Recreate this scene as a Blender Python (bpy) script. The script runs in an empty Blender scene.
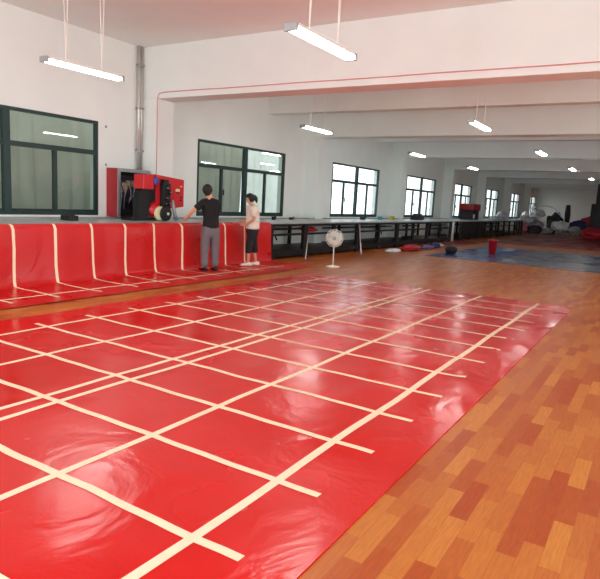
import bpy, bmesh, math, random
from mathutils import Vector, Matrix, noise
C = bpy.context.scene
COL = C.collection
PI = math.pi

# ------------------------------------------------------------------ camera
cam = bpy.data.cameras.new('camera'); cam_ob = bpy.data.objects.new('camera', cam); COL.objects.link(cam_ob)
cam.sensor_fit = 'HORIZONTAL'; cam.sensor_width = 36; cam.lens = 36 * 576.3 / 600
cam.clip_end = 400
fw = Vector((0.84150355, 0.51776691, -0.15423748)); rt = Vector((0.53038298, -0.84606769, 0.05351037)); up = Vector((0.10278945, 0.1268341, 0.98658372))
m = Matrix.Identity(4)
for i in range(3):
    m[i][0] = rt[i]; m[i][1] = up[i]; m[i][2] = -fw[i]
m[2][3] = 1.55
cam_ob.matrix_world = m
C.camera = cam_ob

# ------------------------------------------------------------------ world, exposure
w = bpy.data.worlds.new('world'); C.world = w; w.use_nodes = True
bg = w.node_tree.nodes['Background']; bg.inputs['Color'].default_value = (0.90, 0.98, 1.0, 1); bg.inputs['Strength'].default_value = 2.6
C.view_settings.view_transform = 'Standard'; C.view_settings.look = 'None'
C.view_settings.gamma = 1; C.view_settings.use_curve_mapping = False
C.view_settings.exposure = 0.16
C.cycles.max_bounces = 10; C.cycles.diffuse_bounces = 6; C.cycles.glossy_bounces = 5; C.cycles.transparent_max_bounces = 12
C.cycles.use_denoising = True
C.cycles.sample_clamp_indirect = 6
LAMP_POWER = 42.0

# ------------------------------------------------------------------ materials
def srgb(r, g, b):
    f = lambda v: (v / 255 / 12.92) if v / 255 <= 0.04045 else ((v / 255 + 0.055) / 1.055) ** 2.4
    return (f(r), f(g), f(b), 1)

def mat(name, rgb, rough=0.6, metal=0.0, var=0.06, scale=6.0, bump=0.0, bscale=20.0, spec=0.5, coat=0.0, trans=0.0):
    mt = bpy.data.materials.new(name); mt.use_nodes = True
    nt = mt.node_tree; b = nt.nodes['Principled BSDF']
    tc = nt.nodes.new('ShaderNodeTexCoord'); n = nt.nodes.new('ShaderNodeTexNoise')
    n.inputs['Scale'].default_value = scale; n.inputs['Detail'].default_value = 4
    nt.links.new(tc.outputs['Object'], n.inputs['Vector'])
    r = nt.nodes.new('ShaderNodeValToRGB')
    c = srgb(*rgb)
    r.color_ramp.elements[0].position = 0.3; r.color_ramp.elements[1].position = 0.7
    r.color_ramp.elements[0].color = (*[x * (1 - var) for x in c[:3]], 1)
    r.color_ramp.elements[1].color = (*[min(1, x * (1 + var)) for x in c[:3]], 1)
    nt.links.new(n.outputs['Fac'], r.inputs['Fac']); nt.links.new(r.outputs['Color'], b.inputs['Base Color'])
    b.inputs['Roughness'].default_value = rough; b.inputs['Metallic'].default_value = metal
    b.inputs['Specular IOR Level'].default_value = spec
    if coat: b.inputs['Coat Weight'].default_value = coat; b.inputs['Coat Roughness'].default_value = 0.12
    if bump:
        n2 = nt.nodes.new('ShaderNodeTexNoise'); n2.inputs['Scale'].default_value = bscale; n2.inputs['Detail'].default_value = 3
        nt.links.new(tc.outputs['Object'], n2.inputs['Vector'])
        bp = nt.nodes.new('ShaderNodeBump'); bp.inputs['Strength'].default_value = bump; bp.inputs['Distance'].default_value = 0.02
        nt.links.new(n2.outputs['Fac'], bp.inputs['Height']); nt.links.new(bp.outputs['Normal'], b.inputs['Normal'])
    if trans:
        tr = nt.nodes.new('ShaderNodeBsdfTranslucent'); nt.links.new(r.outputs['Color'], tr.inputs['Color'])
        mx = nt.nodes.new('ShaderNodeMixShader'); mx.inputs[0].default_value = trans
        nt.links.new(b.outputs[0], mx.inputs[1]); nt.links.new(tr.outputs[0], mx.inputs[2])
        nt.links.new(mx.outputs[0], nt.nodes['Material Output'].inputs[0])
    return mt

def mat_wood():
    mt = bpy.data.materials.new('wood_print_floor'); mt.use_nodes = True
    nt = mt.node_tree; b = nt.nodes['Principled BSDF']
    tc = nt.nodes.new('ShaderNodeTexCoord'); mp = nt.nodes.new('ShaderNodeMapping')
    nt.links.new(tc.outputs['Object'], mp.inputs['Vector'])
    def brick(c1, c2, off):
        br = nt.nodes.new('ShaderNodeTexBrick'); br.offset = off; br.offset_frequency = 2; br.squash = 1
        br.inputs['Color1'].default_value = c1; br.inputs['Color2'].default_value = c2
        br.inputs['Mortar'].default_value = srgb(165, 84, 42)
        br.inputs['Scale'].default_value = 1; br.inputs['Mortar Size'].default_value = 0.0012
        br.inputs['Mortar Smooth'].default_value = 0.5; br.inputs['Bias'].default_value = 0.0
        br.inputs['Brick Width'].default_value = 0.46; br.inputs['Row Height'].default_value = 0.092
        nt.links.new(mp.outputs['Vector'], br.inputs['Vector']); return br
    br = brick(srgb(204, 128, 56), srgb(172, 74, 30), 0.37)
    n = nt.nodes.new('ShaderNodeTexNoise'); n.inputs['Scale'].default_value = 9; n.inputs['Detail'].default_value = 6
    mp2 = nt.nodes.new('ShaderNodeMapping'); mp2.inputs['Scale'].default_value = (1.0, 9.0, 1.0)
    nt.links.new(tc.outputs['Object'], mp2.inputs['Vector']); nt.links.new(mp2.outputs['Vector'], n.inputs['Vector'])
    mx = nt.nodes.new('ShaderNodeMix'); mx.data_type = 'RGBA'; mx.blend_type = 'MULTIPLY'; mx.inputs[0].default_value = 0.5
    rp = nt.nodes.new('ShaderNodeValToRGB'); rp.color_ramp.elements[0].position = 0.35; rp.color_ramp.elements[0].color = (.68, .62, .55, 1)
    rp.color_ramp.elements[1].position = 0.65; rp.color_ramp.elements[1].color = (1, 1, 1, 1)
    nt.links.new(n.outputs['Fac'], rp.inputs['Fac'])
    nt.links.new(br.outputs['Color'], mx.inputs[6]); nt.links.new(rp.outputs['Color'], mx.inputs[7])
    nt.links.new(mx.outputs[2], b.inputs['Base Color'])
    b.inputs['Roughness'].default_value = 0.35; b.inputs['Specular IOR Level'].default_value = 0.28
    return mt

def mat_pvc(name, rgb, rough=0.2):
    mt = mat(name, rgb, rough, 0, 0.05, 1.3, 0, 1, 0.5)
    nt = mt.node_tree; b = nt.nodes['Principled BSDF']
    tc = nt.nodes.new('ShaderNodeTexCoord')
    n1 = nt.nodes.new('ShaderNodeTexNoise'); n1.inputs['Scale'].default_value = 1.6; n1.inputs['Detail'].default_value = 5; n1.inputs['Distortion'].default_value = 1.2
    nt.links.new(tc.outputs['Object'], n1.inputs['Vector'])
    bp = nt.nodes.new('ShaderNodeBump'); bp.inputs['Strength'].default_value = 0.5; bp.inputs['Distance'].default_value = 0.03
    nt.links.new(n1.outputs['Fac'], bp.inputs['Height']); nt.links.new(bp.outputs['Normal'], b.inputs['Normal'])
    n2 = nt.nodes.new('ShaderNodeTexNoise'); n2.inputs['Scale'].default_value = 0.9; n2.inputs['Detail'].default_value = 3
    nt.links.new(tc.outputs['Object'], n2.inputs['Vector'])
    mr = nt.nodes.new('ShaderNodeMapRange'); mr.inputs[1].default_value = .35; mr.inputs[2].default_value = .65
    mr.inputs[3].default_value = rough * .7; mr.inputs[4].default_value = rough * 1.5
    nt.links.new(n2.outputs['Fac'], mr.inputs[0]); nt.links.new(mr.outputs[0], b.inputs['Roughness'])
    return mt

def mat_emit(name, col, s):
    mt = bpy.data.materials.new(name); mt.use_nodes = True; nt = mt.node_tree; nt.nodes.clear()
    e = nt.nodes.new('ShaderNodeEmission'); e.inputs[0].default_value = col; e.inputs[1].default_value = s
    o = nt.nodes.new('ShaderNodeOutputMaterial'); nt.links.new(e.outputs[0], o.inputs[0]); return mt

def mat_glass(name, tint):
    mt = bpy.data.materials.new(name); mt.use_nodes = True; nt = mt.node_tree; nt.nodes.clear()
    t = nt.nodes.new('ShaderNodeBsdfTransparent'); t.inputs[0].default_value = tint
    g = nt.nodes.new('ShaderNodeBsdfGlossy'); g.inputs['Roughness'].default_value = 0.02
    lw = nt.nodes.new('ShaderNodeLayerWeight'); lw.inputs[0].default_value = .5
    pw = nt.nodes.new('ShaderNodeMath'); pw.operation = 'POWER'; pw.inputs[1].default_value = 3.0; nt.links.new(lw.outputs['Facing'], pw.inputs[0])
    f = nt.nodes.new('ShaderNodeMath'); f.operation = 'MULTIPLY_ADD'; f.inputs[1].default_value = .6; f.inputs[2].default_value = .04; nt.links.new(pw.outputs[0], f.inputs[0])
    mx = nt.nodes.new('ShaderNodeMixShader'); nt.links.new(f.outputs[0], mx.inputs[0]); nt.links.new(t.outputs[0], mx.inputs[1]); nt.links.new(g.outputs[0], mx.inputs[2])
    o = nt.nodes.new('ShaderNodeOutputMaterial'); nt.links.new(mx.outputs[0], o.inputs[0]); return mt

M = dict(
    wall=mat('wall_plaster', (236, 241, 237), .85, 0, .025, 1.2, .05, 60),
    ceil=mat('ceiling_plaster', (236, 240, 236), .9, 0, .025, 1.0),
    outer=mat('shade_wall_plaster', (205, 207, 202), .9, 0, .06, .8),
    ground=mat('outdoor_ground', (150, 160, 168), .9, 0, .1, .5),
    wood=mat_wood(),
    red=mat_pvc('red_pvc', (208, 13, 10), .2),
    redcloth=mat_pvc('red_pvc_hanging', (196, 20, 22), .34),
    cream=mat('cream_webbing', (246, 222, 190), .6, 0, .05, 9),
    sheer=mat('sheer_curtain', (235, 238, 232), .9, 0, .05, 3, trans=.6),
    frame=mat('green_black_frame', (28, 52, 50), .4, .1, .1, 4),
    glass=mat_glass('window_glass', (.97, .98, .98, 1)),
    dglass=mat_glass('tinted_window_glass', (.82, .84, .82, 1)),
    curtain=mat('pale_curtain', (225, 226, 218), .9, 0, .05, 3, trans=.55),
    greytop=mat('grey_table_top', (176, 186, 188), .35, .2, .05, 4),
    black=mat('black_steel', (26, 26, 30), .45, .3, .15, 5),
    blackp=mat('black_rubber', (20, 20, 22), .6, 0, .1, 8),
    mred=mat('red_machine_paint', (205, 30, 38), .35, 0, .04, 5, coat=.3),
    mdred=mat('dark_red_machine_paint', (165, 30, 38), .4, 0, .05, 5),
    steel=mat('grey_steel', (165, 168, 170), .35, .6, .06, 8),
    pipe=mat('pipe_metal', (208, 204, 198), .35, .5, .05, 8),
    blue=mat('motor_blue', (40, 70, 150), .4, 0, .1, 10),
    label=mat('pale_sticker', (235, 225, 180), .6, 0, .03, 8),
    white=mat('white_plastic', (240, 238, 228), .4, 0, .03, 8),
    wirem=mat('wire_insulation', (178, 168, 145), .6, 0, .3, 20),
    pinkc=mat('pink_red_cable', (222, 140, 136), .6, 0, .05, 8),
    skin=mat('skin', (214, 160, 130), .55, 0, .05, 12),
    hair=mat('black_hair', (26, 20, 20), .5, 0, .3, 60, .4, 150),
    tee=mat('black_cotton', (24, 22, 26), .9, 0, .12, 12, .3, 30),
    grey=mat('grey_cotton', (112, 104, 108), .9, 0, .1, 12, .3, 30),
    ctee=mat('cream_cotton', (238, 226, 212), .9, 0, .04, 12, .3, 30),
    bpant=mat('black_denim', (34, 32, 36), .9, 0, .12, 12, .3, 30),
    bluesheet=mat_pvc('blue_pvc', (48, 66, 120), .28),
    greysheet=mat_pvc('grey_pvc', (96, 100, 116), .28),
    dredsheet=mat_pvc('dark_red_pvc', (120, 34, 40), .35),
    tube=mat_emit('fluorescent_tube', (.94, 1, .97, 1), LAMP_POWER),
    bw=mat('bundle_white', (225, 225, 228), .6, 0, .15, 3, .4, 6),
    bg=mat('bundle_grey', (150, 150, 156), .6, 0, .25, 3, .4, 6),
    bd=mat('bundle_dark', (42, 42, 48), .6, 0, .3, 3, .4, 6),
    bb=mat('bundle_blue', (38, 42, 92), .6, 0, .2, 3, .4, 6),
    bp=mat('bundle_pink', (196, 120, 130), .6, 0, .3, 3, .4, 6),
    br=mat('bundle_red', (170, 24, 40), .5, 0, .2, 3, .4, 6),
    bpu=mat('bundle_purple', (110, 90, 140), .6, 0, .2, 3, .4, 6),
    teal=mat('teal_plastic', (60, 130, 140), .4), yellow=mat('yellow_plastic', (190, 160, 50), .4),
)

nt = M['sheer'].node_tree; out = nt.nodes['Material Output']; src = out.inputs[0].links[0].from_socket
tp = nt.nodes.new('ShaderNodeBsdfTransparent'); mx = nt.nodes.new('ShaderNodeMixShader'); mx.inputs[0].default_value = .38
nt.links.new(src, mx.inputs[1]); nt.links.new(tp.outputs[0], mx.inputs[2]); nt.links.new(mx.outputs[0], out.inputs[0])

# ------------------------------------------------------------------ mesh helpers
def obj(name, bm, mt, parent=None, smooth=False, loc=None):
    me = bpy.data.meshes.new(name)
    bmesh.ops.recalc_face_normals(bm, faces=bm.faces)
    bm.to_mesh(me); bm.free()
    for x in (mt if isinstance(mt, (list, tuple)) else [mt]): me.materials.append(x)
    if smooth:
        for p in me.polygons: p.use_smooth = True
    o = bpy.data.objects.new(name, me); COL.objects.link(o)
    if parent is not None: o.parent = parent
    if loc is not None: o.location = loc
    return o

def tag(o, label=None, cat=None, group=None, kind=None):
    if label: o['label'] = label
    if cat: o['category'] = cat
    if group: o['group'] = group
    if kind: o['kind'] = kind
    return o

def thing(name, label, cat, loc=(0, 0, 0), rotz=0, group=None):
    o = bpy.data.objects.new(name, None); COL.objects.link(o); o.empty_display_size = .1
    o.location = loc; o.rotation_euler = (0, 0, rotz)
    return tag(o, label, cat, group)

def copy_thing(root, label=None, loc=None, rotz=None):
    r = root.copy(); COL.objects.link(r)
    if label: r['label'] = label
    if loc is not None: r.location = loc
    if rotz is not None: r.rotation_euler = (0, 0, rotz)
    for ch in list(root.children):
        c = ch.copy(); COL.objects.link(c); c.parent = r
        for g in list(ch.children):
            d = g.copy(); COL.objects.link(d); d.parent = c
    return r

def box(bm, x0, x1, y0, y1, z0, z1, bev=0.0, mi=0):
    r = bmesh.ops.create_cube(bm, size=1)
    for v in r['verts']:
        v.co = Vector((x0 + (v.co.x + .5) * (x1 - x0), y0 + (v.co.y + .5) * (y1 - y0), z0 + (v.co.z + .5) * (z1 - z0)))
    fs = set(f for v in r['verts'] for f in v.link_faces)
    for f in fs: f.material_index = mi
    if bev > 0:
        es = list(set(e for v in r['verts'] for e in v.link_edges))
        bmesh.ops.bevel(bm, geom=es, offset=bev, segments=2, affect='EDGES', profile=.6)
    return bm

def nb(*a, **k):
    return box(bmesh.new(), *a, **k)

def tube(bm, pts, r, seg=8, cap=True, mi=0):
    pts = [Vector(p) for p in pts]; n = len(pts)
    rs = r if isinstance(r, (list, tuple)) else [r] * n
    rings = []; prev = None
    for i, p in enumerate(pts):
        d = (pts[min(i + 1, n - 1)] - pts[max(i - 1, 0)]).normalized()
        if prev is None:
            a = Vector((0, 0, 1)) if abs(d.z) < .9 else Vector((1, 0, 0)); u = d.cross(a).normalized()
        else:
            u = (prev - d * prev.dot(d)).normalized()
        prev = u; v = d.cross(u)
        rings.append([bm.verts.new(p + (u * math.cos(t) + v * math.sin(t)) * rs[i]) for t in [2 * PI * k / seg for k in range(seg)]])
    for a, b in zip(rings, rings[1:]):
        for k in range(seg):
            f = bm.faces.new((a[k], a[(k + 1) % seg], b[(k + 1) % seg], b[k])); f.material_index = mi
    if cap:
        bm.faces.new(rings[0][::-1]).material_index = mi; bm.faces.new(rings[-1]).material_index = mi
    return bm

def lathe(bm, prof, c=(0, 0, 0), axis='Z', seg=24, mi=0):
    rings = []
    c = Vector(c)
    for r, h in prof:
        ring = []
        for k in range(seg):
            t = 2 * PI * k / seg; a, b = r * math.cos(t), r * math.sin(t)
            v = {'Z': (a, b, h), 'Y': (a, h, b), 'X': (h, a, b)}[axis]
            ring.append(bm.verts.new(c + Vector(v)))
        rings.append(ring)
    for a, b in zip(rings, rings[1:]):
        for k in range(seg):
            bm.faces.new((a[k], a[(k + 1) % seg], b[(k + 1) % seg], b[k])).material_index = mi
    if prof[0][0] > 1e-5: bm.faces.new(rings[0][::-1]).material_index = mi
    if prof[-1][0] > 1e-5: bm.faces.new(rings[-1]).material_index = mi
    bmesh.ops.remove_doubles(bm, verts=[v for rg in rings for v in rg], dist=1e-5)
    return bm

def ball(bm, c, r, sub=2, sc=(1, 1, 1)):
    g = bmesh.ops.create_icosphere(bm, subdivisions=sub, radius=r)
    for v in g['verts']: v.co = Vector((v.co.x * sc[0], v.co.y * sc[1], v.co.z * sc[2])) + Vector(c)
    return bm

# ------------------------------------------------------------------ SETTING
X0, X1, YW, YR, ZC = -1.0, 57.0, 10.0, -8.0, 4.6
WIN = [4.12, 11.05, 17.98, 24.91, 31.45, 38.2, 45.3, 52.4]   # left edges of the windows
WW, WZ0, WZ1 = 3.93, 1.0, 2.9
COLX = [9.2, 16.13, 23.06, 30.0, 36.55, 43.5, 50.6]

fl = obj('floor', nb(X0 - 2, X1, YR, YW, -.1, 0), M['wood']); tag(fl, kind='structure')
tag(obj('ceiling', nb(X0, X1 + .2, YR, YW + .25, ZC, ZC + .15), M['ceil']), kind='structure')
bm = bmesh.new()
box(bm, X0, X1, YW, YW + .24, -.1, WZ0); box(bm, X0, X1, YW, YW + .24, WZ1, ZC)
xs = [X0] + [v for x in WIN for v in (x, x + WW)] + [X1]
for a, b in zip(xs[0::2], xs[1::2]): box(bm, a, b, YW, YW + .24, WZ0, WZ1)
tag(obj('wall_left', bm, M['wall']), kind='structure')
tag(obj('wall_back', nb(X1, X1 + .2, YR, YW + .24, -.1, ZC), M['wall']), kind='structure')
tag(obj('wall_right', nb(16, X1, YR - .2, YR, -.1, ZC), M['wall']), kind='structure')
tag(obj('ground_outside', nb(X0 - 3, 140, YW + .24, 38, -.2, -.1), M['ground']), kind='structure')
bm = nb(X0, 13.6, 12.6, 12.8, -.1, 4.6)
tag(obj('wall_outer_shade', bm, M['outer']), kind='structure')  # unseen wall outside, added to shade the curtains of the near windows

for k, x in enumerate(COLX):
    tag(obj('trim_%d' % (k + 1), nb(x, x + .5, 9.5, YW, 0, 3.52 if True else ZC, bev=.012), M['wall']), kind='structure')
for k, x in enumerate(COLX):
    bm = nb(x, x + .5, YR, YW, 3.52, ZC, bev=.015)
    tag(obj('ceiling_beam', bm, M['wall']), kind='structure')
for k, x in enumerate([14.0, 20.95, 27.9, 34.4, 41.2, 48.2]):
    tag(obj('ceiling_joist', nb(x, x + .3, YR, YW, 3.93, ZC, bev=.01), M['wall']), kind='structure')

def window(i, x, glass):
    bm = bmesh.new(); y0, y1 = YW - .01, YW + .07; t = .06
    xm = x + WW / 2; zt = WZ0 + 1.27
    box(bm, x, x + WW, y0, y1, WZ0, WZ0 + t); box(bm, x, x + WW, y0, y1, WZ1 - t, WZ1)
    box(bm, x, x + t, y0, y1, WZ0 + t, WZ1 - t); box(bm, x + WW - t, x + WW, y0, y1, WZ0 + t, WZ1 - t)
    box(bm, xm - .065, xm + .065, y0 - .015, y1, WZ0 + t, WZ1 - t)
    for a, b in ((x + t, xm - .065), (xm + .065, x + WW - t)):
        box(bm, a, b, y0, y1, zt - .045, zt + .045)
        c = (a + b) / 2
        box(bm, c - .04, c + .04, y0 + .02, y1, WZ0 + t, zt - .045)
        box(bm, c + .04, b, y0 + .035, y0 + .055, WZ0 + t, WZ0 + t + .05)
        box(bm, a, c - .04, y0 + .045, y0 + .065, WZ0 + t, WZ0 + t + .05)
    o = obj('window_%d' % (i + 1), bm, M['frame']); tag(o, kind='structure')
    g = obj('window_pane', nb(x + t / 2, x + WW - t / 2, YW + .03, YW + .036, WZ0 + t / 2, WZ1 - t / 2), glass, o)
    h = nb(xm - WW / 4 + .05, xm - WW / 4 + .075, y0 - .012, y0 + .02, WZ0 + .55, WZ0 + .7, bev=.004)
    obj('window_latch', h, M['black'], o)
    s = nb(x - .05, x + WW + .05, YW - .05, YW + .0, WZ0 - .05, WZ0, bev=.008)
    obj('window_sill', s, M['wall'], o)
for i, x in enumerate(WIN): window(i, x, M['dglass'] if i < 2 else M['glass'])

# curtains hanging behind the glass of the two near windows
def curtain(x0, x1, label, seed, mt='curtain'):
    random.seed(seed); bm = bmesh.new(); n = int((x1 - x0) / .03); prev = None; ph = random.random() * 6
    for i in range(n + 1):
        x = x0 + (x1 - x0) * i / n
        top = YW + .42 + .03 * math.sin(x * 21 + ph); bot = YW + .42 + .05 * math.sin(x * 17 + ph + .6 * math.sin(x * 3))
        a = bm.verts.new((x, top, 3.15)); c = bm.verts.new((x, (top + bot) / 2, 2)); b = bm.verts.new((x, bot, .6))
        if prev:
            bm.faces.new((prev[0], a, c, prev[1])); bm.faces.new((prev[1], c, b, prev[2]))
        prev = (a, c, b)
    o = obj('curtain', bm, M[mt], smooth=True)
    s = o.modifiers.new('s', 'SOLIDIFY'); s.thickness = .004
    r = bmesh.new(); tube(r, [(x0, YW + .42, 3.17), (x1, YW + .42, 3.17)], .015)
    for xx in (x0 + .1, x1 - .1): box(r, xx - .01, xx + .01, YW + .235, YW + .42, 3.16, 3.18)
    obj('curtain_rod', r, M['steel'], o)
    tag(o, label, 'curtain', 'pale curtains behind the window glass')
curtain(4.0, 6.9, 'plain pale grey curtain behind the left part of the leftmost window', 1)
curtain(6.905, 8.9, 'pleated pale grey curtain behind the right pane of the leftmost window', 4)
curtain(10.9, 13.4, 'dim folded curtain behind the left half of the second window, above the man in black', 2)
curtain(13.45, 15.6, 'light backlit curtain behind the right half of the second window', 3, 'sheer')

# ------------------------------------------------------------------ pipes and cables on the column
o = thing('wall_conduit', 'pair of thin grey vertical pipes in the corner beside the near column', 'pipe', (9.1, 9.9, 0))
for dx, r in ((-.03, .035), (.045, .028)):
    bm = bmesh.new(); tube(bm, [(dx, .03, 1.93), (dx, .03, ZC)], r, 12); obj('pipe', bm, M['pipe'], o, True)
for z in (2.4, 3.3, 4.2):
    obj('pipe_clamp', nb(-.08, .09, -.01, .08, z, z + .03, bev=.004), M['steel'], o)
bm = bmesh.new()
pts = [(9.185, 9.49, 1.9), (9.185, 9.49, 3.52), (9.185, 9.44, 3.62), (9.185, 9.3, 3.64)]
pts += [(9.185, 9.3 - 17.3 * t / 20, 3.64 + .004 * math.sin(t * 2)) for t in range(1, 21)]
tube(bm, pts, .009, 6)
tag(obj('surface_cable', bm, M['pinkc'], smooth=True), 'thin pinkish red cable running up the near column and along the first beam', 'cable')

for z, lb in ((2.82, 'small dark bolt in the wall up right of the leftmost window'), (2.05, 'small bolt in the wall beside the leftmost window, above the cabinet')):
    b = bmesh.new(); lathe(b, [(0, -.03), (.014, -.03), (.014, -.01), (.028, -.01), (.028, 0), (0, 0)], (8.25, 10.0, z), 'Y', 10)
    tag(obj('wall_bolt', b, M['steel'], smooth=True), lb, 'bolt')

# ------------------------------------------------------------------ hanging lamps
def make_lamp():
    t = thing('hanging_tube_light', '', 'ceiling light')
    L = .635
    bm = bmesh.new()
    for a in (-1, 1): pass
    prof = [(-.075, 0), (-.055, .035), (.055, .035), (.075, 0)]
    va = [bm.verts.new((-L, y, z + .01)) for y, z in prof]; vb = [bm.verts.new((L, y, z + .01)) for y, z in prof]
    for k in range(3): bm.faces.new((va[k], va[k + 1], vb[k + 1], vb[k]))
    bm.faces.new(va[::-1]); bm.faces.new(vb); bm.faces.new((va[3], va[0], vb[0], vb[3]))
    obj('lamp_housing', bm, M['white'], t)
    for s in (-.035, .035):
        b = bmesh.new(); tube(b, [(-L + .03, s, -.012), (L - .03, s, -.012)], .019, 10); obj('fluorescent_tube', b, M['tube'], t, True)
    for s in (-L, L):
        obj('end_cap', nb(s - .02, s + .02, -.075, .075, -.035, .04, bev=.006), M['steel'], t)
    for s in (-.3, .3):
        b = bmesh.new(); tube(b, [(s, 0, .045), (s - .05, 0, ZC - 3.2 + .02)], .006, 5); tube(b, [(s, 0, .045), (s + .05, 0, ZC - 3.2 + .02)], .006, 5)
        obj('suspension_wire', b, M['white'], t)
    return t
lamp0 = make_lamp()
LG = 'hanging fluorescent lights'
LAMPS = [(5.57, 7.2, 'hanging twin tube light nearest the camera, above the leftmost window'),
         (12.07, 7.2, 'long hanging tube light right of the second window, above the black frame tables'),
         (18.4, 7.1, 'hanging tube light above the fourth window of the left wall'),
         (24.2, 6.9, 'small hanging tube light above the fifth window, between far beams'),
         (11.97, 3.35, 'largest hanging tube light over the middle of the hall, under the near beams'),
         (17.64, 3.15, 'hanging tube light in the middle row, second from the camera'),
         (23.8, 3.1, 'small hanging tube light in the middle row, third from the camera'),
         (30.0, 3.05, 'tiny farthest hanging tube light in the middle row at the right edge'),
         (5.57, 3.3, 'big hanging tube light nearest the top edge, in the middle row before the first beam')]
LAMPS += [(x, -.7, '%s hanging tube light of a third row added for fill, past the right edge' % w_) for x, w_ in ((5.57, 'nearest'), (11.9, 'second nearest'), (17.6, 'third nearest'), (23.8, 'fourth nearest'), (30.0, 'fifth nearest'), (36.4, 'third farthest'), (43, 'second farthest'), (50, 'farthest'))]  # unseen third row, added for fill light and floor reflections
for i, (x, y, lb) in enumerate(LAMPS):
    l = lamp0 if i == 0 else copy_thing(lamp0)
    l.location = (x, y, 3.2); l['label'] = lb; l['group'] = LG

# ------------------------------------------------------------------ floor sheets
def zf(x, y, amp=1.0):
    z = .004 * noise.noise(Vector((x * 1.3, y * 1.1, 0))) + .003 * noise.noise(Vector((x * 3.1, y * 2.6, 5)))
    return amp * (z + .0095)

def strip(bm, pts, wid, zfun, mi=1):
    """flat ribbon along pts (2D), slight wobble"""
    prev = None
    for i, p in enumerate(pts):
        d = Vector(pts[min(i + 1, len(pts) - 1)]) - Vector(pts[max(i - 1, 0)]); d.normalize()
        n = Vector((-d.y, d.x)); ring = []
        for s in (-.5, .5):
            q = Vector(p) + n * wid * s; ring.append(bm.verts.new((q.x, q.y, zfun(q.x, q.y) + .0025)))
        if prev: bm.faces.new((prev[0], ring[0], ring[1], prev[1])).material_index = mi
        prev = ring

def grid_sheet(bm, x0, x1, y0, y1, zfun, st=.12):
    nx, ny = max(2, int((x1 - x0) / st)), max(2, int((y1 - y0) / st))
    V = [[bm.verts.new((x0 + (x1 - x0) * i / nx, y0 + (y1 - y0) * j / ny, zfun(x0 + (x1 - x0) * i / nx, y0 + (y1 - y0) * j / ny))) for j in range(ny + 1)] for i in range(nx + 1)]
    for i in range(nx):
        for j in range(ny): bm.faces.new((V[i][j], V[i + 1][j], V[i + 1][j + 1], V[i][j + 1]))
    # skirt down to the floor
    def sk(a, b):
        a = bm.verts.new(a.co); b = bm.verts.new(b.co); p = bm.verts.new((a.co.x, a.co.y, .0005)); q = bm.verts.new((b.co.x, b.co.y, .0005)); bm.faces.new((a, b, q, p))
    for i in range(nx): sk(V[i][0], V[i + 1][0]); sk(V[i + 1][ny], V[i][ny])
    for j in range(ny): sk(V[0][j + 1], V[0][j]); sk(V[nx][j], V[nx][j + 1])

def zmain(x, y):
    z = zf(x, y)
    # creases near the right hand edge
    if y < 2.4:
        for cx, cy, dx, dy, L in ((4.6, 1.25, 1, .35, .5), (5.2, 1.35, 1, .5, .6), (6.1, 1.3, 1, .3, .6), (7.2, 1.4, .8, .5, .5), (5.6, 1.15, 1, .1, .5)):
            l = math.hypot(dx, dy); ux, uy = dx / l, dy / l
            a = (x - cx) * ux + (y - cy) * uy; b = -(x - cx) * uy + (y - cy) * ux
            z += .012 * math.exp(-(b / .035) ** 2) * math.exp(-(a / L) ** 4)
    return z
bm = bmesh.new()
grid_sheet(bm, -.9, 10.5, 1.09, 6.22, zmain, .08)
PY = [1.625, 2.598, 3.54, 3.718, 4.667, 5.62]
random.seed(4)
for y in PY:
    wv = random.random() * 6
    strip(bm, [(-.85 + .1 * i, y + .006 * math.sin(i * .31 + wv)) for i in range(114)], .055 if y < 2 else .05, zmain)
for n in range(-2, 14):
    x = 1.159 + .6702 * n; wv = random.random() * 6
    strip(bm, [(x + .004 * math.sin(i * .55 + wv) + .003 * math.sin(i * 1.4 + wv * 2), 5.83 - i * 4.48 / 45) for i in range(46)], .05, lambda a, b: zmain(a, b) + .001)
sh = obj('tarpaulin_sheet', bm, [M['red'], M['cream']], smooth=True)
tag(sh, 'large glossy red tarpaulin with cream webbing grid spread over the wood floor', 'tarpaulin')

# second sheet: over the table edge, hanging down, out onto the floor
bm = bmesh.new()
random.seed(8)
prof = [(8.34, .9515), (8.26, .953), (8.205, .952), (8.175, .935), (8.165, .88), (8.15, .6), (8.135, .3), (8.12, .1), (8.09, .03), (8.02, .012)]
prof += [(8.0 - .12 * i, .006) for i in range(1, 11)]
prof = [p for p in prof if p[0] > 6.8] + [(6.78, .006)]
def drape(x, k):
    y, z = prof[k]
    hang = 1 if 3 < k < 8 else 0
    return (x, y - hang * (.012 + .012 * math.sin(x * 4.4 + .5) + .006 * math.sin(x * 11)), z + (0 if z > .02 else zf(x, y) * .8))
xsn = [2.0 + (11.72 - 2.0) * i / 120 for i in range(121)]
V = [[bm.verts.new(drape(x, k)) for k in range(len(prof))] for x in xsn]
for i in range(120):
    for k in range(len(prof) - 1): bm.faces.new((V[i][k], V[i + 1][k], V[i + 1][k + 1], V[i][k + 1]))
for xl in [2.89, 3.6, 4.31, 5.02, 5.73, 6.44, 7.14, 7.86, 8.58, 9.26, 9.94, 10.65]:
    prev = None; ph = random.random() * 6
    for k in range(1, len(prof)):
        if prof[k][0] < 7.0: break
        xc = xl + .012 * math.sin(k * .8 + ph)
        if prof[k][1] < .9 and k < 6: xc += .01
        a, b = Vector(drape(xc - .024, k)), Vector(drape(xc + .024, k))
        off = Vector((0, -.003, .001)) if k < 9 else Vector((0, 0, .003))
        if k <= 3: off = Vector((0, -.001, .003))
        ring = (bm.verts.new(a + off), bm.verts.new(b + off))
        if prev: bm.faces.new((prev[0], prev[1], ring[1], ring[0])).material_index = 1
        prev = ring
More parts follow.
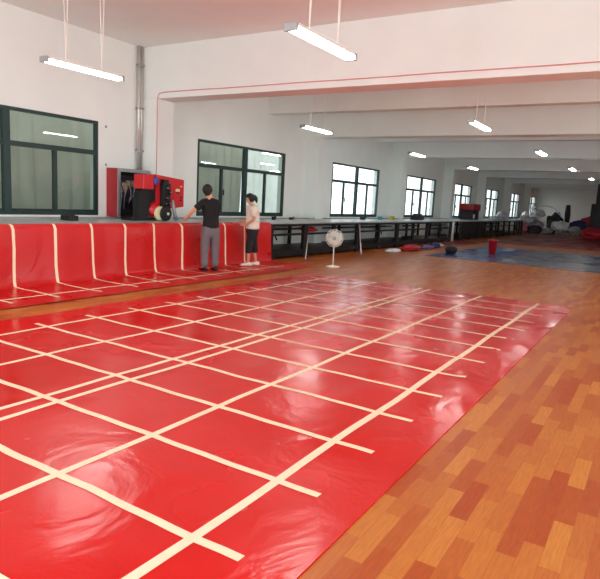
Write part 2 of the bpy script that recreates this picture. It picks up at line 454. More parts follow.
strip(bm, [(2.2 + .1 * i, 7.3 + .006 * math.sin(i * .7)) for i in range(90)], .05, lambda x, y: .006 + zf(x, y) * .8 + .001)
o2 = obj('tarpaulin_sheet', bm, [M['redcloth'], M['cream']], smooth=True)
tag(o2, 'red tarpaulin with cream stripes draped over the long table down to the floor', 'tarpaulin')

# far sheets
def flat_sheet(name, x0, x1, y0, y1, mt, label, cat='tarpaulin', sd=0):
    bm = bmesh.new(); grid_sheet(bm, x0, x1, y0, y1, lambda x, y: zf(x + sd, y, .8), .25)
    return tag(obj(name, bm, mt, smooth=True), label, cat)
flat_sheet('tarpaulin_sheet', 17.6, 25.2, 4.2, 6.25, M['bluesheet'], 'dark blue tarpaulin lying on the floor behind the red bucket', sd=3)
flat_sheet('tarpaulin_sheet', 17.6, 25.6, .6, 4.15, M['greysheet'], 'slate grey glossy tarpaulin on the floor right of the blue one', sd=7)
flat_sheet('tarpaulin_sheet', 28.5, 42.5, 1.5, 7.3, M['dredsheet'], 'dull dark red tarpaulin on the floor in front of the far pile', sd=9)
flat_sheet('tarpaulin_sheet', 22.6, 28.0, 7.0, 8.1, M['dredsheet'], 'narrow red tarpaulin strip on the floor by the gap between the tables', sd=11)

# ------------------------------------------------------------------ long tables
def long_table(x0, x1, label, pitch, thick):
    t = thing('work_table', label, 'table', (x0, 8.2, 0), 0, 'long steel work tables along the window wall')
    L = x1 - x0; W = 1.65
    obj('table_top', nb(0, L, 0, W, .905, .95, bev=.006), M['greytop'], t)
    b = nb(.02, L - .02, .03, .07, .84, .903); box(b, .02, L - .02, W - .07, W - .03, .84, .903); obj('apron_rail', b, M['black'], t)
    b = nb(.02, L - .02, .03, .075, .60, .655); box(b, .02, L - .02, W - .075, W - .03, .60, .655); obj('middle_rail', b, M['black'], t)
    b = nb(.02, L - .02, .06, W - .05, .14, .17); box(b, .02, L - .02, .02, .06, .06, .22); obj('lower_shelf', b, M['black'], t)
    b = nb(0, L, W - .34, W - .31, .951, .975); box(b, 0, L, W - .12, W - .09, .951, .975); obj('guide_rail', b, M['steel'], t)
    n = int(L / pitch); px = [.15 + i * pitch for i in range(n + 1) if .15 + i * pitch < L - .05] + [L - .15]
    for i, x in enumerate(px):
        wd = .11 if (i % 2 == 0) == thick else .055
        b = nb(x - wd, x + wd, .0, .09, 0, .903, bev=.006); obj('leg', b, M['black'], t)
        b = nb(x - .05, x + .05, W - .1, W - .02, 0, .903, bev=.006); obj('leg', b, M['black'], t)
        if i % 2 == 0:
            b = bmesh.new(); tube(b, [(x + .08, .05, .65), (x + .2, .05, .62), (x + .28, .05, .5)], .02, 6); obj('brace', b, M['black'], t)
    return t
long_table(2.0, 26.45, 'longest grey topped work table with black steel frame along the window wall', 1.62, False)
t2 = long_table(27.8, 42.4, 'dark framed work table beyond the gap, nearer the far pile', 1.5, True)
obj('side_panel', nb(.25, 4.4, .02, .04, .17, .84), M['black'], t2)

# small black clamp on the table top (left)
b = nb(0, .2, 0, .25, 0, .09, bev=.01); box(b, .04, .16, .05, .2, .09, .12, bev=.008)
tag(obj('track_stop_block', b, M['blackp'], loc=(6.62, 9.0, .951)), 'small black block on the grey table top below the leftmost window', 'clamp')

# ------------------------------------------------------------------ electrical cabinet on the wall
t = thing('electrical_cabinet', 'open red and grey electrical cabinet on the wall, left of the welding machine', 'cabinet', (8.26, 9.66, .99))
W, D, H = .86, .33, 1.0
b = nb(0, .03, 0, D, 0, H, bev=.004); obj('side_panel', b, M['mdred'], t)
b = nb(W - .03, W, 0, D, 0, H); box(b, .03, W - .03, D - .02, D, 0, H); box(b, .03, W - .03, .0, D - .02, H - .03, H); box(b, .03, W - .03, 0, D - .02, 0, .03)
obj('cabinet_shell', b, M['blackp'], t)
b = nb(.0, .07, -.03, 0, 0, H, bev=.004); box(b, .07, W, -.03, 0, H - .07, H, bev=.004); box(b, W - .05, W, -.03, 0, 0, H - .07, bev=.004); obj('front_frame', b, M['steel'], t)
b = nb(.12, .62, .22, .3, .3, .86, bev=.01); obj('terminal_board', b, M['bd'], t)
random.seed(11)
for k in range(9):
    x = .13 + .05 * k; b = bmesh.new()
    z0 = .75 - random.random() * .15; zz = [z0, z0 - .1, z0 - .25, .15 + random.random() * .2]
    tube(b, [(x, .16, zz[0]), (x + random.uniform(-.04, .08), .1, zz[1]), (x + random.uniform(-.06, .06), .09, zz[2]), (x + random.uniform(-.05, .05), .14, zz[3])], .012, 6)
    obj('wiring', b, [M['wirem'], M['steel'], M['bb']][k % 3], t, True)
for k in range(4):
    b = nb(.14 + .12 * k, .23 + .12 * k, .14, .21, .62, .76, bev=.006); obj('contactor', b, [M['wirem'], M['bb'], M['wirem'], M['steel']][k], t)
b = bmesh.new(); lathe(b, [(.0, -.02), (.09, -.02), (.1, 0), (.1, .12), (.0, .12)], (.3, .13, .62), 'Y', 20); obj('transformer', b, M['wirem'], t, True)

# ------------------------------------------------------------------ welding machine (stands on the table top)
t = thing('welding_machine', 'big red and black hot air welding machine standing on the table top by the column', 'machine', (8.1, 8.88, .951))
# local x 0..1.4, y 0..0.35, z 0..0.95
def prism(poly, y0, y1, bev=.008):
    b = bmesh.new(); va = [b.verts.new((x, y0, z)) for x, z in poly]; vb = [b.verts.new((x, y1, z)) for x, z in poly]
    n = len(poly); b.faces.new(va); b.faces.new(vb[::-1])
    for k in range(n): b.faces.new((va[k], vb[k], vb[(k + 1) % n], va[(k + 1) % n]))
    bmesh.ops.recalc_face_normals(b, faces=b.faces)
    if bev: bmesh.ops.bevel(b, geom=list(b.edges), offset=bev, segments=2, affect='EDGES')
    return b
arm = [(.14, 0), (.40, 0), (.42, .24), (.48, .37), (.57, .43), (.66, .38), (.70, .26), (.71, .15), (.80, .15), (.82, .6), (.76, .68), (.27, .66), (.17, .55)]
obj('c_shaped_arm', prism(arm, .12, .3, 0), M['blackp'], t)
obj('base_plate', nb(-.05, .9, .08, .42, 0, .05, bev=.01), M['blackp'], t)
obj('red_housing', nb(.19, .47, .04, .32, .64, .93, bev=.012), M['mred'], t)
h = obj('control_panel', prism([(.58, .95), (1.42, .88), (1.42, .30), (1.0, .25), (.60, .36)], .1, .3, .008), M['mred'], t)
obj('sticker', nb(1.16, 1.28, .092, .1, .62, .68), M['label'], h)
obj('sticker', nb(1.17, 1.27, .09, .096, .585, .612), M['blackp'], h)
obj('sticker', nb(1.3, 1.35, .092, .1, .72, .75), M['label'], h)
for k, z in enumerate((.50, .44)):
    b = bmesh.new(); lathe(b, [(.0, -.02), (.018, -.02), (.02, 0), (.0, 0)], (1.32, .1, z), 'Y', 12); obj('control_knob', b, M['blackp'], h)
b = bmesh.new(); lathe(b, [(0, 0), (.055, 0), (.06, .01), (.06, .13), (.05, .15), (.0, .15)], (.535, .06, .74), 'Z', 16); obj('motor', b, M['blue'], t, True)
b = nb(.69, .90, -.02, .1, .25, .78, bev=.02); obj('welding_head', b, M['blackp'], t)
for k, (x, z, r) in enumerate(((.77, .68, .07), (.85, .6, .045), (.76, .48, .06), (.84, .37, .05), (.73, .36, .04))):
    b = bmesh.new(); lathe(b, [(0, -.03), (r * .5, -.03), (r * .9, -.02), (r, 0), (r, .03), (0, .03)], (x, -.03, z), 'Y', 16); hd = obj('pulley', b, M['black'], t, True)
    b = bmesh.new(); lathe(b, [(0, -.045), (r * .25, -.045), (r * .25, -.03), (0, -.03)], (x, -.03, z), 'Y', 10); obj('axle_cap', b, M['steel'], hd, True)
b = bmesh.new(); lathe(b, [(0, -.05), (.11, -.05), (.142, -.035), (.15, 0), (.142, .035), (.11, .05), (0, .05)], (.76, -.02, .152), 'Y', 32); wh = obj('drive_wheel', b, M['blackp'], t, True)
b = bmesh.new(); lathe(b, [(0, -.02), (.03, -.02), (.03, .0), (0, .0)], (.76, -.08, .152), 'Y', 12); obj('wheel_hub', b, M['white'], wh, True)
b = bmesh.new(); lathe(b, [(.10, -.03), (.145, -.03), (.15, 0), (.145, .03), (.10, .03)], (.655, .04, .152), 'Y', 32); obj('tape_roll', b, M['label'], t, True)
b = bmesh.new(); ball(b, (.6, .16, .22), .17, 3, (1, .7, .9)); obj('red_guard', b, M['mred'], t, True)
b = bmesh.new(); tube(b, [(.93, -.04, .44), (.95, -.05, .3), (.99, -.06, .12), (1.04, -.06, .03)], [.03, .035, .04, .045], 10); obj('feed_strap', b, M['steel'], t, True)
b = nb(.71, .84, -.02, .1, .77, .86, bev=.01); obj('cylinder_block', b, M['black'], t)

# ------------------------------------------------------------------ PEOPLE
def skinned(name, nodes, edges, mt, parent, sub=2):
    """nodes: dict key -> (x,y,z,rx[,ry]); first key is the root"""
    keys = list(nodes); me = bpy.data.meshes.new(name)
    me.from_pydata([nodes[k][:3] for k in keys], [(keys.index(a), keys.index(b)) for a, b in edges], [])
    o = bpy.data.objects.new(name, me); COL.objects.link(o); o.parent = parent
    me.materials.append(mt)
    o.modifiers.new('skin', 'SKIN'); sv = me.skin_vertices[0].data
    for i, k in enumerate(keys):
        n = nodes[k]; sv[i].radius = (n[3], n[4] if len(n) > 4 else n[3]); sv[i].use_root = (i == 0)
    o.modifiers['skin'].use_smooth_shade = True
    s = o.modifiers.new('sub', 'SUBSURF'); s.levels = sub; s.render_levels = sub
    return o

def hand_nodes(N, E, pre, wrist, d, side, palm_n, curl=.35):
    """wrist key, d = direction of the hand, side = thumb side, palm_n = palm normal (fingers curl towards it)"""
    d = Vector(d).normalized(); side = Vector(side); side = (side - d * side.dot(d)).normalized(); pn = Vector(palm_n).normalized()
    w0 = Vector(N[wrist][:3]); p = w0 + d * .045
    N[pre + 'p'] = (*p, .026, .018); E.append((wrist, pre + 'p'))
    for j, (o, L) in enumerate(((.030, .068), (.010, .078), (-.010, .072), (-.029, .055))):
        a = p + d * .035 + side * o; b = a + d * L * .5 + pn * L * curl * .3; c = b + d * L * .42 + pn * L * curl * .8
        for s, q, r in (('a', a, .010), ('b', b, .0088), ('c', c, .0075)): N[pre + str(j) + s] = (*q, r)
        E += [(pre + 'p', pre + str(j) + 'a'), (pre + str(j) + 'a', pre + str(j) + 'b'), (pre + str(j) + 'b', pre + str(j) + 'c')]
    a = w0 + d * .03 + side * .032; b = a + d * .03 + side * .026; c = b + d * .028 + side * .008 + pn * .008
    for s, q, r in (('ta', a, .012), ('tb', b, .010), ('tc', c, .0085)): N[pre + s] = (*q, r)
    E += [(wrist, pre + 'ta'), (pre + 'ta', pre + 'tb'), (pre + 'tb', pre + 'tc')]

def shoe(parent, x, y, ang, mt):
    b = bmesh.new()
    sec = [(-.09, .035, .07), (-.05, .042, .085), (.0, .04, .08), (.06, .045, .06), (.12, .048, .048), (.165, .035, .035)]
    rings = []
    for yy, w2, h in sec:
        rings.append([b.verts.new((w2 * math.cos(t) * (1 if math.sin(t) >= 0 else 1.05), yy, max(0, .0 + h * (.5 + .5 * math.sin(t))))) for t in [2 * PI * k / 12 for k in range(12)]])
    for r1, r2 in zip(rings, rings[1:]):
        for k in range(12): b.faces.new((r1[k], r1[(k + 1) % 12], r2[(k + 1) % 12], r2[k]))
    b.faces.new(rings[0][::-1]); b.faces.new(rings[-1])
    for v in b.verts:
        c, s = math.cos(ang), math.sin(ang); vx, vy = v.co.x, v.co.y
        v.co = Vector((x + vx * c - vy * s, y + vx * s + vy * c, v.co.z + .003))
    return obj('shoe', b, mt, parent, True)

def head_bits(parent, c, yaw, pitch, s=1.0, mtf=None):
    """ears, eyes, nose, mouth around head centre c, local forward = +y rotated by yaw/pitch"""
    R = Matrix.Rotation(yaw, 3, 'Z') @ Matrix.Rotation(pitch, 3, 'X'); c = Vector(c)
    P = lambda x, y, z: c + R @ Vector((x * s, y * s, z * s))
    for sx in (-1, 1):
        b = bmesh.new(); ball(b, (0, 0, 0), .022 * s, 2, (.4, .75, 1.2))
        for v in b.verts: v.co = P(sx * .078, -.005, -.005) + R @ v.co
        obj('ear', b, M['skin'], parent, True)
        b = bmesh.new(); ball(b, P(sx * .03, .083, .008), .011 * s, 2); obj('eye', b, M['blackp'], parent, True)
    b = bmesh.new(); tube(b, [P(0, .082, .015), P(0, .097, -.012), P(0, .108, -.03), P(0, .09, -.04)], [.008, .012, .016, .008], 8); obj('nose', b, M['skin'], parent, True)
    b = bmesh.new(); tube(b, [P(-.025, .083, -.062), P(0, .094, -.06), P(.025, .083, -.062)], [.004, .007, .004], 6); obj('mouth', b, M['br'], parent, True)
    return P, R

# ---- man, back to the camera, leaning his left hand on the table
MA = math.radians(-24); MX, MY = 9.00, 7.74
man = thing('person', 'person in black t-shirt and grey trousers, back turned, left hand reaching to the table', 'person', (MX, MY, .012), MA)
def ml(x, y, z, *r):      # place point -> the figure's own frame
    dx, dy = x - MX, y - MY
    return (dx * math.cos(-MA) - dy * math.sin(-MA), dx * math.sin(-MA) + dy * math.cos(-MA), z) + r
N = {}; E = []
N['pel'] = (0, 0, .93, .14, .11)
N['sp'] = (0, .0, 1.10, .135, .10); N['ch'] = (0, .01, 1.27, .145, .105); N['uc'] = (0, .015, 1.365, .115, .08)
N['nk'] = (-.03, .03, 1.49, .055); N['hb'] = (-.05, .06, 1.56, .070, .08); N['hd'] = (-.065, .075, 1.615, .088, .10); N['ht'] = (-.07, .075, 1.67, .066, .08)
E += [('pel', 'sp'), ('sp', 'ch'), ('ch', 'uc'), ('uc', 'nk'), ('nk', 'hb'), ('hb', 'hd'), ('hd', 'ht')]
N['ls'] = (-.155, .02, 1.365, .048); N['le'] = ml(8.66, 7.92, 1.205, .045); N['lw'] = ml(8.70, 8.17, 1.015, .03)
N['rs'] = (.14, .02, 1.355, .046); N['re'] = (.2, .17, 1.17, .045); N['rw'] = (.2, .42, 1.0, .03)
E += [('uc', 'ls'), ('ls', 'le'), ('le', 'lw'), ('uc', 'rs'), ('rs', 're'), ('re', 'rw')]
for s, k in ((-1, 'l'), (1, 'r')):
    N[k + 'h'] = (s * .095, 0, .82, .095); N[k + 'k'] = (s * .105, .015, .48, .06); N[k + 'a'] = (s * .11, -.02, .09, .04); N[k + 't'] = (s * .125, .1, .04, .03)
    E += [('pel', k + 'h'), (k + 'h', k + 'k'), (k + 'k', k + 'a'), (k + 'a', k + 't')]
hand_nodes(N, E, 'L', 'lw', (.25, .9, -.18), (1, 0, 0), (0, 0, -1), .1)
hand_nodes(N, E, 'R', 'rw', (-.1, .9, -.3), (-1, 0, 0), (0, 0, -1), .2)
skinned('body', N, E, M['skin'], man)
P, R = head_bits(man, (-.065, .075, 1.605), .05, -.35)
e = Vector(N['le'][:3]); l = Vector(N['ls'][:3]); mm = l.lerp(e, .45); ce = l.lerp(e, .85)
S = {'ch': (0, .008, 1.27, .185, .14), 'w': (0, 0, 1.08, .168, .135), 'h1': (0, -.002, .93, .185, .148), 'hem': (0, -.002, .84, .20, .165), 'uc': (0, .012, 1.37, .165, .115), 'col': (-.02, .02, 1.455, .075, .075),
     'ls': (-.17, .02, 1.38, .08), 'lm': (*mm, .08), 'lc': (*ce, .075), 'rs': (.15, .02, 1.375, .078), 'rm': (.185, .10, 1.28, .075), 'rc': (.20, .15, 1.20, .072)}
skinned('t_shirt', S, [('ch', 'w'), ('w', 'h1'), ('h1', 'hem'), ('ch', 'uc'), ('uc', 'col'), ('uc', 'ls'), ('ls', 'lm'), ('lm', 'lc'), ('uc', 'rs'), ('rs', 'rm'), ('rm', 'rc')], M['tee'], man)
T = {'p': (0, 0, .99, .18, .14), 'q': (0, 0, .85, .185, .15)}; TE = [('p', 'q')]
for s, k in ((-1, 'l'), (1, 'r')):
    T[k + 'h'] = (s * .1, 0, .74, .115); T[k + 'k'] = (s * .112, .015, .48, .095); T[k + 'm'] = (s * .115, 0, .28, .085); T[k + 'a'] = (s * .115, -.01, .07, .082)
    TE += [('q', k + 'h'), (k + 'h', k + 'k'), (k + 'k', k + 'm'), (k + 'm', k + 'a')]
skinned('trousers', T, TE, M['grey'], man)
shoe(man, -.115, 0, .1, M['blackp']); shoe(man, .12, 0, -.1, M['blackp'])
b = bmesh.new(); ball(b, (0, 0, 0), .108, 3, (.93, 1.06, 1.08))
for v in b.verts:
    if v.co.y > .045 and v.co.z < .045: v.co.y = .03 + (v.co.y - .03) * .35
    if v.co.z < -.06: v.co.z = -.06 + (v.co.z + .06) * 1.5; v.co.x *= .8
    v.co += v.co.normalized() * .006 * noise.noise(v.co * 30)
    v.co = P(0, -.014, .02) + R @ v.co
obj('hair', b, M['hair'], man, True)

# ---- woman, turned to the left, looking down
wo = thing('person', 'person in cream t-shirt and black cropped trousers with a ponytail, looking down', 'person', (10.47, 7.78, .012), math.radians(48))
N = {}; E = []
N['pel'] = (0, 0, .87, .135, .10)
N['sp'] = (0, .0, 1.02, .105, .08); N['ch'] = (0, .01, 1.18, .125, .09); N['uc'] = (0, .015, 1.285, .105, .075)
N['nk'] = (0, .035, 1.365, .044); N['hb'] = (0, .075, 1.43, .058, .068); N['hd'] = (0, .085, 1.50, .076, .09); N['ht'] = (0, .08, 1.555, .058, .07)
E += [('pel', 'sp'), ('sp', 'ch'), ('ch', 'uc'), ('uc', 'nk'), ('nk', 'hb'), ('hb', 'hd'), ('hd', 'ht')]
N['ls'] = (-.165, .02, 1.295, .044); N['le'] = (-.22, .02, 1.04, .04); N['lw'] = (-.12, .16, .93, .024)
N['rs'] = (.165, .02, 1.295, .044); N['re'] = (.205, .05, 1.05, .034); N['rw'] = (.10, .2, .97, .024)
E += [('uc', 'ls'), ('ls', 'le'), ('le', 'lw'), ('uc', 'rs'), ('rs', 're'), ('re', 'rw')]
for s, k, fy in ((-1, 'l', .10), (1, 'r', -.12)):
    fx = s * .10
    N[k + 'h'] = (s * .085, 0, .79, .078); N[k + 'k'] = (s * .095, fy * .6 + .02, .45, .05); N[k + 'a'] = (fx, fy - .01, .085, .030); N[k + 't'] = (fx * 1.1, fy + .1, .038, .026)
    E += [('pel', k + 'h'), (k + 'h', k + 'k'), (k + 'k', k + 'a'), (k + 'a', k + 't')]
hand_nodes(N, E, 'L', 'lw', (.35, .9, -.05), (.3, 0, 1), (1, 0, 0), .5)
hand_nodes(N, E, 'R', 'rw', (-.35, .9, -.05), (-.3, 0, 1), (-1, 0, 0), .5)
skinned('body', N, E, M['skin'], wo)
P, R = head_bits(wo, (0, .085, 1.485), .15, -.42, .93)
S = {'ch': (0, .008, 1.17, .18, .165), 'w': (0, 0, 1.0, .165, .155), 'h1': (0, 0, .88, .18, .17), 'hem': (0, 0, .80, .185, .175), 'uc': (0, .012, 1.27, .16, .13), 'col': (0, .02, 1.34, .07, .07),
     'ls': (-.17, .02, 1.285, .078), 'lm': (-.2, .02, 1.19, .075), 'lc': (-.215, .02, 1.10, .07), 'rs': (.17, .02, 1.285, .078), 'rm': (.2, .03, 1.19, .075), 'rc': (.215, .04, 1.11, .07)}
skinned('t_shirt', S, [('ch', 'w'), ('w', 'h1'), ('h1', 'hem'), ('ch', 'uc'), ('uc', 'col'), ('uc', 'ls'), ('ls', 'lm'), ('lm', 'lc'), ('uc', 'rs'), ('rs', 'rm'), ('rm', 'rc')], M['ctee'], wo)
T = {'p': (0, 0, .88, .165, .15), 'q': (0, 0, .78, .165, .155)}; TE = [('p', 'q')]
for s, k, fy in ((-1, 'l', .10), (1, 'r', -.12)):
    T[k + 'h'] = (s * .085, fy * .3, .68, .108); T[k + 'k'] = (s * .095, fy * .7 + .01, .45, .085); T[k + 'a'] = (s * .098, fy * .9, .27, .078)
    TE += [('q', k + 'h'), (k + 'h', k + 'k'), (k + 'k', k + 'a')]
skinned('cropped_trousers', T, TE, M['bpant'], wo)
shoe(wo, -.105, .1, .1, M['white']); shoe(wo, .105, -.12, -.1, M['white'])
b = bmesh.new(); ball(b, (0, 0, 0), .112, 3, (.9, 1.04, 1.0))
for v in b.verts:
    if v.co.y > .04 and v.co.z < .05: v.co.y = .03 + (v.co.y - .03) * .3
    v.co += v.co.normalized() * .006 * noise.noise(v.co * 30)
    v.co = P(0, -.012, .02) + R @ v.co
obj('hair', b, M['hair'], wo, True)
b = bmesh.new(); tube(b, [P(0, -.10, .03), P(0, -.135, .02), P(0, -.15, -.04), P(0, -.14, -.10), P(0, -.12, -.15)], [.022, .038, .04, .03, .01], 10); obj('ponytail', b, M['hair'], wo, True)
b = bmesh.new(); tube(b, [P(.085 * math.cos(a), -.06 - .02 * math.sin(a), .02 + .098 * math.sin(a)) for a in [PI * k / 12 for k in range(13)]], .009, 6); obj('hair_band', b, M['white'], wo, True)

# ------------------------------------------------------------------ small things
# pedestal fan
t = thing('pedestal_fan', 'white round pedestal fan on a thin stand in front of the long table', 'fan', (12.1, 6.56, 0), math.radians(-62))
b = bmesh.new(); lathe(b, [(0, .0), (.17, .0), (.17, .015), (.05, .035), (.02, .05), (0, .05)], seg=28); obj('fan_base', b, M['white'], t, True)
b = bmesh.new(); tube(b, [(0, 0, .04), (0, 0, .56)], .013, 10); obj('pole', b, M['white'], t, True)
hc = (0, 0, .68)
b = bmesh.new(); lathe(b, [(0, .02), (.06, .02), (.075, .05), (.06, .13), (0, .14)], hc, 'Y', 20); mo = obj('motor_housing', b, M['white'], t, True)
b = bmesh.new()
for k in range(5): tube(b, [(0, -.06 + .025 * k, .68 - .0)], .01) if False else None
for rr, yy in ((.205, 0), (.205, .03), (.16, -.035), (.11, -.05), (.06, -.056), (.16, .055), (.11, .07)):
    pts = [(rr * math.cos(a), yy, .68 + rr * math.sin(a)) for a in [2 * PI * k / 28 for k in range(29)]]; tube(b, pts, .006, 5, False)
for k in range(36):
    a = 2 * PI * k / 36; c, s = math.cos(a), math.sin(a)
    tube(b, [(.04 * c, -.058, .68 + .04 * s), (.16 * c, -.036, .68 + .16 * s), (.205 * c, 0, .68 + .205 * s), (.205 * c, .03, .68 + .205 * s), (.16 * c, .055, .68 + .16 * s), (.07 * c, .08, .68 + .07 * s)], .0055, 4)
obj('fan_grille', b, M['white'], t, True)
b = bmesh.new(); lathe(b, [(0, -.064), (.045, -.062), (.045, -.055), (0, -.055)], hc, 'Y', 16); obj('grille_badge', b, M['steel'], t, True)
for k in range(5):
    b = bmesh.new(); a0 = 2 * PI * k / 5; rows = []
    for r in (.04, .09, .14, .18):
        w = .4 if r < .06 else .6
        rows.append([(r * math.cos(a0 + da), .012 * (1 if da > 0 else -1), .68 + r * math.sin(a0 + da)) for da in (-w, w)])
    vs = [[b.verts.new(p) for p in r] for r in rows] + []
    for r1, r2 in zip(vs, vs[1:]): b.faces.new((r1[0], r1[1], r2[1], r2[0]))
    o = obj('fan_blade', b, M['white'], t, True); sm = o.modifiers.new('s', 'SOLIDIFY'); sm.thickness = .004

# pale pole leaning on the table front
b = bmesh.new(); tube(b, [(16.0, 7.72, .0), (16.62, 8.14, .86)], .022, 8)
tag(obj('wooden_pole', b, M['pipe'], smooth=True), 'pale thin pole leaning against the black table frame behind the fan', 'pole')
b = bmesh.new(); tube(b, [(12.95, 7.85, .0), (13.5, 8.14, .6)], .014, 8)
tag(obj('metal_rod', b, M['pipe'], smooth=True), 'thin grey rod leaning on the table frame just left of the fan', 'pole')

def bundle(name, loc, size, mt, label, cat, seed, group=None, rough=.35):
    b = bmesh.new(); bmesh.ops.create_icosphere(b, subdivisions=4, radius=1)
    for v in b.verts:
        n = noise.noise(v.co * 1.3 + Vector((seed * 7.1, 0, 0))) * rough + noise.noise(v.co * 3.2 + Vector((0, seed * 3.3, 0))) * rough * .5 + abs(noise.noise(v.co * 7 + Vector((0, 0, seed)))) * .12
        n -= (.16 * abs(noise.noise(v.co * 4.5 + Vector((seed, 2, 1)))) + .1 * abs(noise.noise(v.co * 9 + Vector((1, seed, 4)))))
        v.co *= (1 + n)
        v.co = Vector((v.co.x * size[0] / 2, v.co.y * size[1] / 2, v.co.z * size[2] / 2))
    zm = min(v.co.z for v in b.verts); cut = zm * .65
    for v in b.verts:
        if v.co.z < cut: v.co.z = cut
        v.co.z -= cut
    return tag(obj(name, b, mt, smooth=True, loc=loc), label, cat, group)

# things on and under the long table
bundle('folded_fabric', (14.15, 8.55, .66), (.8, .3, .16), M['br'], 'small red cloth stuffed on the rail under the table top left of the fan', 'fabric', 3)
for nm, x, y, s, mt, lb, ct in (
        ('hand_tool', 13.2, 9.1, (.10, .08, .09), 'blackp', 'small dark tool on the table top at the right end of the red cloth', 'tool'),
        ('tape_dispenser', 14.25, 9.2, (.14, .08, .07), 'blackp', 'little black tool on the grey table top below the column', 'tool'),
        ('hand_tool', 18.9, 9.15, (.22, .12, .13), 'bd', 'dark grey tool on the table top under the third window', 'tool'),
        ('plastic_tub', 20.3, 9.1, (.2, .2, .12), 'teal', 'small teal tub on the table top right of the third window', 'tub'),
        ('plastic_tub', 21.4, 9.1, (.22, .2, .14), 'yellow', 'small yellow tub on the table top between third and fourth window', 'tub'),
        ('control_box', 24.1, 9.05, (.9, .3, .2), 'bd', 'grey box on the table top in front of the fourth window', 'box')):
    b = nb(-s[0] / 2, s[0] / 2, -s[1] / 2, s[1] / 2, 0, s[2], bev=min(s) * .15)
    if 'tub' in nm:
        b.free(); b = bmesh.new(); r = s[0] / 2; lathe(b, [(0, 0), (r * .8, 0), (r, s[2]), (r * .9, s[2]), (r * .72, .01), (0, .01)], seg=16)
    elif 'tool' in nm or 'dispenser' in nm:
        tube(b, [(s[0] * .3, 0, s[2] * .8), (s[0] * .9, 0, s[2] * 1.2), (s[0] * 1.3, 0, s[2] * .5)], s[2] * .15, 6)
    else:
        box(b, -s[0] * .3, s[0] * .3, -s[1] * .4, s[1] * .4, s[2], s[2] + .06, bev=.01)
    tag(obj(nm, b, M[mt], loc=(x, y, .951 + (.026 if False else 0))), lb, ct)

# clothes on the floor near the long table
bundle('fabric_heap', (19.2, 7.35, 0), (1.6, .5, .24), M['br'], 'crumpled bright red fabric heap on the floor before the long table', 'fabric', 5)
bundle('fabric_heap', (20.6, 7.25, 0), (.9, .45, .18), M['bpu'], 'pale purple fabric heap right of the bright red one', 'fabric', 6)
bundle('fabric_heap', (21.5, 7.3, 0), (.7, .4, .24), M['bb'], 'dark blue fabric heap on the floor before the long table', 'fabric', 7)
bundle('fabric_heap', (17.9, 7.45, 0), (.9, .4, .12), M['bw'], 'flat white cloth on the floor left of the bright red heap', 'fabric', 8)
bundle('fabric_heap', (22.25, 7.3, .0), (.4, .3, .14), M['bw'], 'small white cloth on the floor right of the dark blue heap', 'fabric', 9)

# red bucket and black basin
t = thing('plastic_bucket', 'bright red bucket standing on the blue tarpaulin', 'bucket', (21.0, 5.0, .012))
b = bmesh.new(); lathe(b, [(0, 0), (.12, 0), (.15, .46), (.165, .46), (.165, .49), (.14, .49), (.11, .02), (0, .02)], seg=24); obj('bucket_body', b, M['mred'], t, True)
b = bmesh.new(); tube(b, [(.16 * math.cos(a), 0, .47 + .06 * math.sin(a)) for a in [PI * k / 10 for k in range(11)]], .008, 6); obj('handle', b, M['steel'], t, True)
b = bmesh.new(); lathe(b, [(0, 0), (.15, 0), (.2, .1), (.21, .17), (.17, .22), (.08, .25), (0, .255)], seg=24)
tag(obj('rubber_drum', b, M['blackp'], smooth=True, loc=(19.3, 5.95, .01)), 'round black rubber drum at the left corner of the blue tarpaulin', 'drum')

# red topped machine on the far table
t = thing('sealing_machine', 'dark machine with a red hood on the far table before the fifth window', 'machine', (31.6, 8.75, .951))
b = nb(0, .1, 0, .7, 0, .62, bev=.01); box(b, 1.1, 1.2, 0, .7, 0, .62, bev=.01); box(b, .1, 1.1, .55, .65, 0, .6); obj('machine_frame', b, M['bd'], t)
obj('machine_hood', nb(-.1, 1.3, -.05, .75, .5, .86, bev=.05), M['mdred'], t)
b = nb(.2, 1.0, .1, .5, 0, .25, bev=.03); obj('machine_bed', b, M['bd'], t)
b = nb(.35, .65, .05, .1, .08, .3, bev=.02); obj('feed_roller', b, M['bw'], t)
bundle('plastic_bag', (38.9, 8.9, .951), (1.5, .6, .6), M['bw'], 'white plastic bag on the far end of the far table', 'bag', 21)
bundle('plastic_bag', (36.9, 8.9, .951), (.8, .5, .25), M['bw'], 'small low white bag on the far table left of the larger one', 'bag', 22)

# pale upright roll standing in the gap between the tables
b = bmesh.new(); lathe(b, [(0, 0), (.14, 0), (.14, .9), (.05, .9), (.05, .86), (0, .86)], seg=20)
tag(obj('fabric_roll', b, M['bw'], smooth=True, loc=(27.1, 8.45, 0)), 'pale upright fabric roll in the gap between the two tables', 'fabric roll')

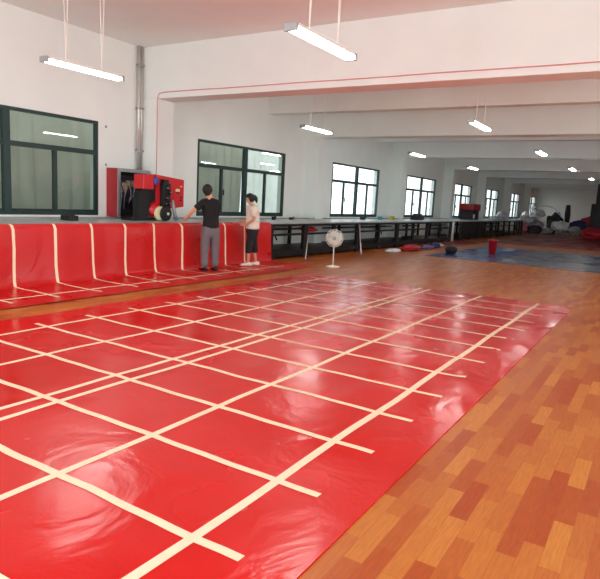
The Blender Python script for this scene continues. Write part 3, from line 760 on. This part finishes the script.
# the far pile
PG = 'bundled goods heaped in front of the back wall'
PILE = [((45.4, 8.75, .012), (1.0, .9, .8), 'bp', 'pink and grey bundle at the left foot of the far pile'),
        ((46.7, 9.15, .0), (1.0, .9, 1.2), 'bd', 'dark bundle at the left back of the far pile'),
        ((45.1, 7.85, .0), (1.1, .9, .75), 'bd', 'black bundle low at the front of the far pile, beside the pink one'),
        ((45.2, 7.0, .0), (.9, .75, .55), 'bg', 'low grey bundle at the middle foot of the far pile'),
        ((46.1, 8.05, .0), (1.1, 1.1, 1.2), 'bg', 'large grey bundle in the middle of the far pile'),
        ((46.7, 8.1, 1.2), (1.3, 1.1, .75), 'bw', 'white bundle on the top left of the far pile'),
        ((47.5, 6.9, 0), (1.1, 1.1, 1.85), 'bd', 'dark bundle on the top right of the far pile'),
        ((46.0, 6.35, .3), (1.0, 1.2, .8), 'bw', 'bright white crumpled bundle sloping down at the right of the far pile'),
        ((45.2, 6.15, .0), (.9, .8, .5), 'bg', 'grey crumpled bundle at the right foot of the far pile'),
        ((45.4, 5.25, .0), (1.0, .9, .75), 'bg', 'patchy grey bundle at the far right foot of the pile'),
        ((47.3, 5.25, .0), (1.3, 1.3, 1.35), 'bb', 'dark blue bundle behind the right end of the far pile'),
        ((47.9, 9.1, 0), (1.0, .9, 1.75), 'bw', 'tall pale bundle at the back left of the far pile'),
        ((45.5, 8.75, .75), (.9, .8, .6), 'bw', 'pale bundle above the pink one in the far pile'),
        ]
for i, (loc, sz, mt, lb) in enumerate(PILE): bundle('fabric_bundle', loc, sz, M[mt], lb, 'fabric bundle', 30 + i, PG)
b = bmesh.new(); tube(b, [(47.3, 6.05, .9), (47.3, 6.08, 1.6), (47.35, 6.1, 2.2)], [.17, .2, .15], 12)
tag(obj('fabric_roll', b, M['bd'], smooth=True), 'dark narrow roll standing upright on the far pile', 'fabric roll')
b = bmesh.new(); tube(b, [(46.6, 8.7, 1.7), (46.6, 8.1, 2.0), (46.6, 7.5, 2.05), (46.6, 7.0, 1.95), (46.6, 6.35, 1.3)], .045, 8)
tag(obj('plastic_hose', b, M['bw'], smooth=True), 'long pale curved tube lying over the top of the far pile', 'pipe')

# right edge: dark screen and red goods
t = thing('partition_screen', 'tall dark partition screen at the right edge near the back wall', 'partition', (43.0, 2.2, 0))
b = nb(0, .1, 0, 1.7, .1, 3.6, bev=.01); obj('screen_panel', b, M['bd'], t)
b = nb(-.15, .25, .1, .2, 0, .1); box(b, -.15, .25, 1.5, 1.6, 0, .1); obj('screen_foot', b, M['black'], t)
obj('screen_panel', nb(.4, .5, 1.55, 1.98, 0, 2.3, bev=.01), M['bd'], t)
bundle('fabric_heap', (41.5, 3.6, .02), (1.0, 1.5, .85), M['br'], 'dark red fabric heap beside the dark screen at the right', 'fabric', 60)
bundle('fabric_heap', (50.5, 4.6, 0), (1.2, 2.0, 1.7), M['mdred'], 'brownish red heap between the dark blue bundle and the screen', 'fabric', 61)
